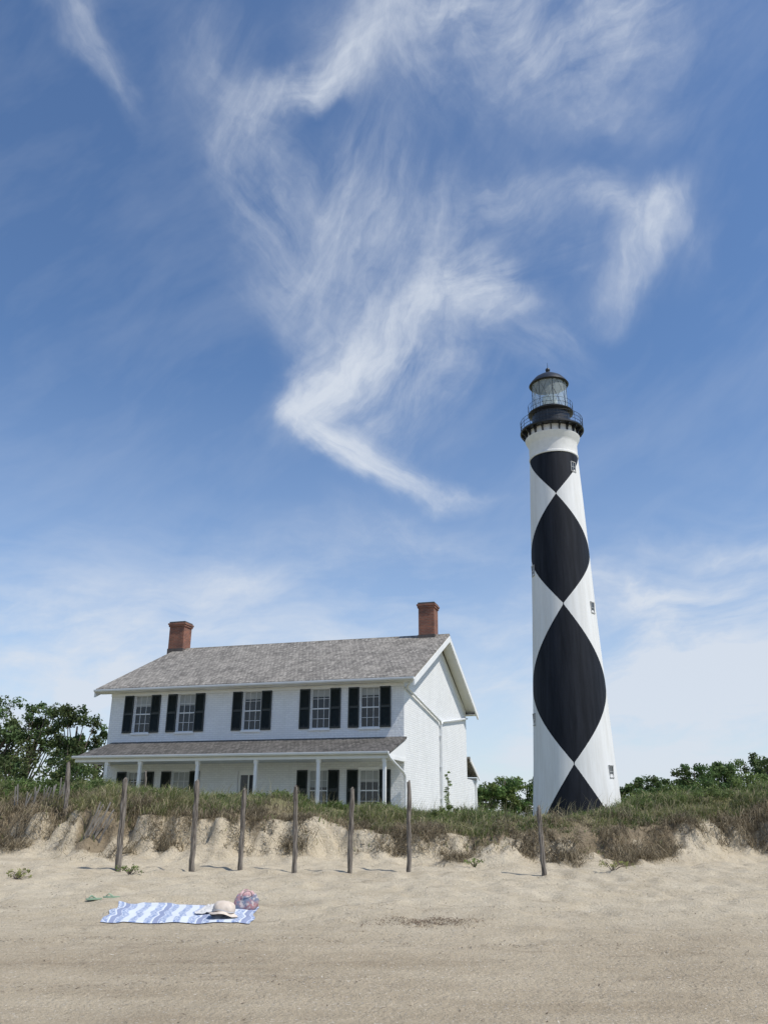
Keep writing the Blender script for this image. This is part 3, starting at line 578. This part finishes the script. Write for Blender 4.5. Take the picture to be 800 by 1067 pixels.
# ------------------------------------------------------------ blanket
cr=[(-3.80,12.75),(-1.74,12.6),(-1.88,14.15),(-4.08,14.4)]
def bl(s,t_):
    x=(cr[0][0]*(1-s)+cr[1][0]*s)*(1-t_)+(cr[3][0]*(1-s)+cr[2][0]*s)*t_; y=(cr[0][1]*(1-s)+cr[1][1]*s)*(1-t_)+(cr[3][1]*(1-s)+cr[2][1]*s)*t_; return x,y
nS,nT=90,90; s,tq=np.meshgrid(np.linspace(0,1,nS),np.linspace(0,1,nT)); bx,by=bl(s,tq)
bx=bx+.04*(vn(tq*6,s*0,3)-.5)*2; by=by+.04*(vn(s*7,tq*0,4)-.5)*2
A_=np.stack([bx.ravel(),by.ravel(),np.ones(bx.size)],1); hh0=Hgt(bx,by); cf=np.linalg.lstsq(A_,hh0.ravel(),rcond=None)[0]
bz=np.maximum(hh0+.012,(A_@cf).reshape(bx.shape)+.01)+.014*fbm(s*9+tq*3,tq*5,77,3)+.006*np.abs(np.sin(s*11+3*vn(tq*4,s*2,8)))
edge_=np.minimum(np.minimum(s,1-s),np.minimum(tq,1-tq)); bz=np.where(edge_<.03,hh0+.012,bz)
I=np.arange(nS*nT).reshape(nT,nS); Q=np.stack([I[:-1,:-1].ravel(),I[:-1,1:].ravel(),I[1:,1:].ravel(),I[1:,:-1].ravel()],1)
C=np.stack([s.ravel(),tq.ravel(),0*s.ravel()],1)
m,t,b,co=newmat('blue_tie_dye_cloth'); 
a_=t.n('ShaderNodeAttribute',attribute_name='Col').outputs['Color']; sp=t.n('ShaderNodeSeparateColor',{0:a_}); 
vv=t.n('ShaderNodeCombineXYZ',{0:sp.outputs[0],1:sp.outputs[1]}).outputs[0]
wn=t.noise(t.map(vv,sc=(5,3,1)),2,3,.6); band=t.math('SINE',t.math('ADD',t.math('MULTIPLY',sp.outputs[0],64.0),t.math('MULTIPLY',wn,.5)))
n2=t.noise(t.map(vv,sc=(18,26,1)),2.5,3,.6); ff=t.math('MULTIPLY',t.ramp(t.math('MULTIPLY_ADD',band,.5,.5),[(.4,0),(.65,1)]),t.ramp(n2,[(.44,.1),(.54,1)]))
stp=t.math('GREATER_THAN',t.math('SINE',t.math('MULTIPLY',sp.outputs[0],21.3)),.93)
c=t.mix(ff,(.62,.66,.72),(.19,.26,.44)); c=t.mix(t.math('MULTIPLY',stp,.7),c,(.09,.13,.3)); t.nt.links.new(c,b.inputs['Base Color']); b.inputs['Roughness'].default_value=.95
bl_o=npmesh('beach_blanket',np.stack([bx.ravel(),by.ravel(),bz.ravel()],1),Q,m,col=C,smooth=True); tag(bl_o,'pale blue and white striped beach blanket spread flat on the sand','blanket')
def lumpy(prof,n,amp,seed,sxy=(1,1)):
    mb=MB().lathe(prof,n); out=[]
    for v_ in mb.v:
        a=math.atan2(v_[1],v_[0]); r=math.hypot(v_[0],v_[1]); k=1+amp*math.sin(3*a+seed)+amp*.6*math.sin(5*a+v_[2]*20+seed*2); out.append((v_[0]*k*sxy[0],v_[1]*k*sxy[1],v_[2]+amp*.25*math.sin(4*a+seed)*r*3))
    mb.v=out; return mb
def hblk(x,y): return max(hz(x,y),float(cf[0]*x+cf[1]*y+cf[2]))+.03
hx_,hy_=-2.22,13.05
hat=empty('sun_hat',(hx_,hy_,hblk(hx_,hy_)+.015),0,'rounded pale beige sun hat lying on the right part of the blanket','hat'); hat.rotation_euler=(R(-10),R(6),0)
lumpy([(.20,.0),(.195,.015),(.165,.03),(.15,.04)],36,.06,1).build('brim',M['cream'],hat,True)
lumpy([(.15,.04),(.16,.09),(.145,.14),(.11,.175),(.05,.19),(.002,.19)],36,.06,2).build('crown',M['cream'],hat,True)
lumpy([(.158,.045),(.163,.06)],36,.06,2).build('band',M['grey'],hat,True)
tx,ty=-1.99,13.7
bag=empty('beach_bag',(tx,ty,hblk(tx,ty)-.02),R(15),'small slouching muted pink and grey beach bag on the right end of the blanket','bag')
m,t,b,co=newmat('pink_pattern'); c=t.mix(t.ramp(t.noise(co,9,3),[(.42,0),(.55,1)]),(.17,.2,.28),(.42,.22,.23)); c=t.mix(t.ramp(t.noise(co,20,3),[(.52,0),(.6,.9)]),c,(.56,.5,.48)); t.nt.links.new(c,b.inputs['Base Color']); b.inputs['Roughness'].default_value=.9
lumpy([(.002,0),(.13,.0),(.16,.04),(.155,.12),(.125,.19),(.115,.21),(.1,.19),(.07,.12)],40,.14,3.4,(1.05,.6)).build('body',m,bag,True)
for s3 in (-1,1): MB().tube([(.07*math.cos(q)*1.0,s3*(.06+.07*math.sin(q)),.19+.07*math.sin(q)) for q in [PI*k/10 for k in range(11)]],.008,7).build('handle',M['pink'],bag,True)
fs=MB()
for q in range(5): fs.tube([(-.07+.035*q,-.02,.12),(-.08+.04*q+.01*(q%2),.0,.2+.02*(q%3)),(-.05+.03*q,.02,.25-.02*(q%2))],[.03,.034,.012],8)
fs.build('stuffed_cloth',M['pink'],bag,True)
hp=empty('towel_heap',(-2.45,13.4,hblk(-2.45,13.4)-.02),.4,'small crumpled pale grey towel on the blanket behind the hat','towel')
nn_=36; s2,t2=np.meshgrid(np.linspace(-1,1,nn_),np.linspace(-1,1,nn_)); rr2=np.sqrt(s2**2+t2**2)
zz2=.09*np.exp(-rr2**2*2.2)*(1+.9*(fbm(s2*3+5,t2*3+5,131,3)-.5)*2)+.03*np.abs(fbm(s2*5,t2*5,133,3)-.5)*2
I=np.arange(nn_*nn_).reshape(nn_,nn_); Q=np.stack([I[:-1,:-1].ravel(),I[:-1,1:].ravel(),I[1:,1:].ravel(),I[1:,:-1].ravel()],1)
npmesh('folds',np.stack([(s2*(.2+.05*vn(t2*2,t2*0,5))).ravel(),(t2*.15).ravel(),zz2.ravel()+.01],1),Q,M['grey'],hp,smooth=True)
for i,(u,rz_,lb) in enumerate(((98,.6,'green flip flop on the sand, the one farther from the blanket corner'),(116,.2,'green flip flop at the far left corner of the blanket'))):
    yy=14.75+.1*i; p=at(u,938,yy); f=empty('flip_flop',(p.x,yy,hz(p.x,yy)+.015),rz_+PI/2,lb,'sandal','pair of green flip flops')
    sole=[(.05*math.sin(q)*(1+.15*math.cos(q)),.13*math.cos(q)) for q in [2*PI*k/20 for k in range(20)]]
    MB().prism([(a,b2,0) for a,b2 in sole],(0,0,.02)).build('sole',M['greenrub'],f)
    g=MB(); g.tube([(-.045,-.02,.02),(-.03,.04,.06),(0,.08,.025)],.008,6); g.tube([(.045,-.02,.02),(.03,.04,.06),(0,.08,.025)],.008,6); g.build('strap',M['greenrub'],f)
# seaweed patch
p=at(446,958,12.7); n=1000; rx=rng.normal(0,.36,n); ry=rng.normal(0,.2,n)+.1*np.sin(rx*9); x=p.x+rx; y=12.8+ry; z=Hgt(x,y); L=rng.uniform(.01,.06,n); an=rng.uniform(0,2*PI,n)
V2=np.stack([np.cos(an),np.sin(an),rng.uniform(0,.35,n)],1)*L[:,None]
g=blades('seaweed_patch',np.stack([x,y,z+.004],1),V2*.5+np.array([0,0,.008]),V2,rng.uniform(.003,.007,n),np.tile(np.array([[.26,.2,.145]]),(n,1))*rng.uniform(.5,1.8,n)[:,None],M['grass']); tag(g,'faint ragged patch of dried seaweed on the sand right of the blanket','seaweed',kind='stuff')
# ------------------------------------------------------------ sun + world
sund=Vector((.86,-.50,0)).normalized(); el=R(56); sv=Vector((sund.x*math.cos(el),sund.y*math.cos(el),math.sin(el)))
sl_=bpy.data.lights.new('sun','SUN'); sl_.energy=4.2; sl_.angle=R(.53); sl_.color=(1,.95,.86); so_=bpy.data.objects.new('sun',sl_); COL.objects.link(so_); so_.rotation_euler=sv.to_track_quat('Z','Y').to_euler(); so_.location=(0,0,60)
wd=bpy.data.worlds.new('World'); S.world=wd; wd.use_nodes=True; nt=wd.node_tree; nt.nodes.clear(); t=NT(nt)
sky=t.n('ShaderNodeTexSky',sky_type='NISHITA',sun_disc=False,sun_elevation=el,sun_rotation=math.atan2(sv.x,sv.y),altitude=0,air_density=1.0,dust_density=.3,ozone_density=2.5)
skc=t.mix(1.0,sky.outputs[0],(.90,1.04,1.18),'MULTIPLY')
b1=t.n('ShaderNodeBackground',{0:skc,1:.122})
g=t.n('ShaderNodeTexCoord').outputs['Generated']; sx=t.n('ShaderNodeSeparateXYZ',{0:g})
A=t.math('ARCTAN2',sx.outputs[0],sx.outputs[1]); E=t.math('ARCSINE',sx.outputs[2]); P0=t.n('ShaderNodeCombineXYZ',{0:A,1:E}).outputs[0]
def nv(vec,sc,amp,seed,det):
    q=t.n('ShaderNodeTexNoise',{'Vector':t.map(vec,loc=(seed,seed*.7,0)),'Scale':sc,'Detail':det,'Roughness':.55},noise_dimensions='2D').outputs['Color']
    q=t.n('ShaderNodeVectorMath',{0:q,1:(.5,.5,.5)},operation='SUBTRACT').outputs[0]
    q=t.n('ShaderNodeVectorMath',{0:q,'Scale':amp},operation='SCALE').outputs[0]; return t.n('ShaderNodeVectorMath',{0:vec,1:q},operation='ADD').outputs[0]
P1=nv(P0,4.0,.07,3.0,2); P2=nv(P1,13,.05,9.0,4)
def AE(u,v):
    d=ray(u,v).normalized(); return Vector((math.atan2(d.x,d.y),math.asin(d.z)))
def N2(vec,sc,det,ro=.6,dist=0): return t.n('ShaderNodeTexNoise',{'Vector':vec,'Scale':sc,'Detail':det,'Roughness':ro,'Distortion':dist},noise_dimensions='2D').outputs['Fac']
blobs=[(262,128,90,44,42,.5),(340,80,110,34,28,.8),(400,42,100,46,38,.45),(470,12,190,90,8,.42),(570,45,220,110,-5,.4),(650,15,150,100,0,.3),(450,75,200,90,-15,.26),(610,95,160,70,-12,.2),
(85,25,120,36,-52,.36),(122,85,80,26,-58,.2),(232,60,170,70,95,.16),(265,180,200,80,-65,.26),(310,275,180,80,-58,.22),(370,190,190,60,62,.2),
(492,296,85,46,-12,.85),(450,302,110,64,12,.65),(408,335,110,62,40,.75),(362,382,110,54,50,.95),(330,424,66,44,62,.95),(350,458,74,34,-42,1.1),(400,487,95,32,-28,1.0),(455,514,80,24,-18,.7),
(420,250,150,90,45,.36),(485,235,150,70,25,.3),(545,350,110,56,-30,.24),(352,290,160,50,74,.40),(445,380,150,90,62,.40),(400,400,110,70,60,.36),
(590,212,150,50,2,.18),(640,208,66,34,-10,.5),(690,205,70,34,32,.42),(672,245,80,40,62,.5),(646,290,80,36,58,.42),(700,250,70,50,60,.25),(590,270,130,80,20,.16),
(440,565,120,30,-22,.26),(700,645,300,75,5,.5),(775,570,150,34,6,.55),(740,715,340,120,0,.5),(590,720,320,130,0,.36),(80,645,350,70,-8,.36),(60,700,380,80,0,.42),(260,600,290,70,12,.26),(650,612,140,30,-8,.36)]
def acc_of(cls):
    acc=None
    for (u,v,hl,hw,ang,I_) in cls:
        ca,sa=math.cos(R(ang)),-math.sin(R(ang)); c=AE(u,v); e=AE(u+ca*10,v+sa*10); dd=e-c; q=AE(u-sa*10,v+ca*10)-c
        mp=t.map(P2,loc=(c.x,c.y,0),rot=(0,0,math.atan2(dd.y,dd.x)),sc=(dd.length/10*hl*1.1,q.length/10*hw*1.1,1),vt='TEXTURE')
        gd=t.n('ShaderNodeTexGradient',{0:mp},gradient_type='QUADRATIC_SPHERE').outputs['Fac']
        acc=t.math('MULTIPLY',gd,I_) if acc is None else t.math('MULTIPLY_ADD',gd,I_,acc)
    return acc
den=None
for lo,hi,th,sd in ((30,200,54,1.3),(-90,-13,-36,4.1),(-13,30,8,7.7)):
    cls=[b_ for b_ in blobs if lo<=b_[4]<hi]
    a_=acc_of(cls)
    s1=N2(t.map(P1,loc=(sd,0,0),rot=(0,0,R(th)),sc=(1/2.4,1/10,1),vt='TEXTURE'),1.5,7,.6,.3)
    s2=N2(t.map(P2,loc=(sd*2,0,0),rot=(0,0,R(th+14)),sc=(1/5,1/30,1),vt='TEXTURE'),1.6,4,.6,.2)
    s1=t.math('MULTIPLY',t.ramp(s1,[(.32,.16),(.68,1.0)]),t.ramp(s2,[(.32,.55),(.68,1.0)]))
    dq=t.math('MULTIPLY',a_,s1); den=dq if den is None else t.math('ADD',den,dq)
big=t.ramp(N2(P2,6,7,.65),[(.32,.32),(.64,1.0)])
den=t.math('MULTIPLY',t.math('MULTIPLY',den,big),3.3)
den=t.math('MULTIPLY',t.math('SUBTRACT',1.0,t.math('POWER',2.718,t.math('MULTIPLY',den,-1.0))),.97)
veil=t.math('MULTIPLY',t.ramp(N2(t.map(P1,rot=(0,0,R(35)),sc=(.7,.25,1),vt='TEXTURE'),2.5,5),[(.45,0),(.8,.2)]),.5)
haze=t.ramp(E,[(0,.66),(.06,.52),(.16,.30),(.30,.11),(.5,.0)])
lowc=t.math('MULTIPLY',t.ramp(N2(t.map(P1,sc=(1.6,6,1)),2.2,6),[(.42,0),(.72,.55)]),t.ramp(E,[(0,1),(.2,.8),(.36,0)]))
tot=t.math('ADD',t.math('ADD',den,veil),t.math('ADD',haze,lowc)); tot=t.math('MINIMUM',tot,.9)
b2=t.n('ShaderNodeBackground',{0:(.78,.84,.93,1),1:.9})
mx=t.n('ShaderNodeMixShader',{0:tot,1:b1.outputs[0],2:b2.outputs[0]}); out=t.n('ShaderNodeOutputWorld'); nt.links.new(mx.outputs[0],out.inputs[0])
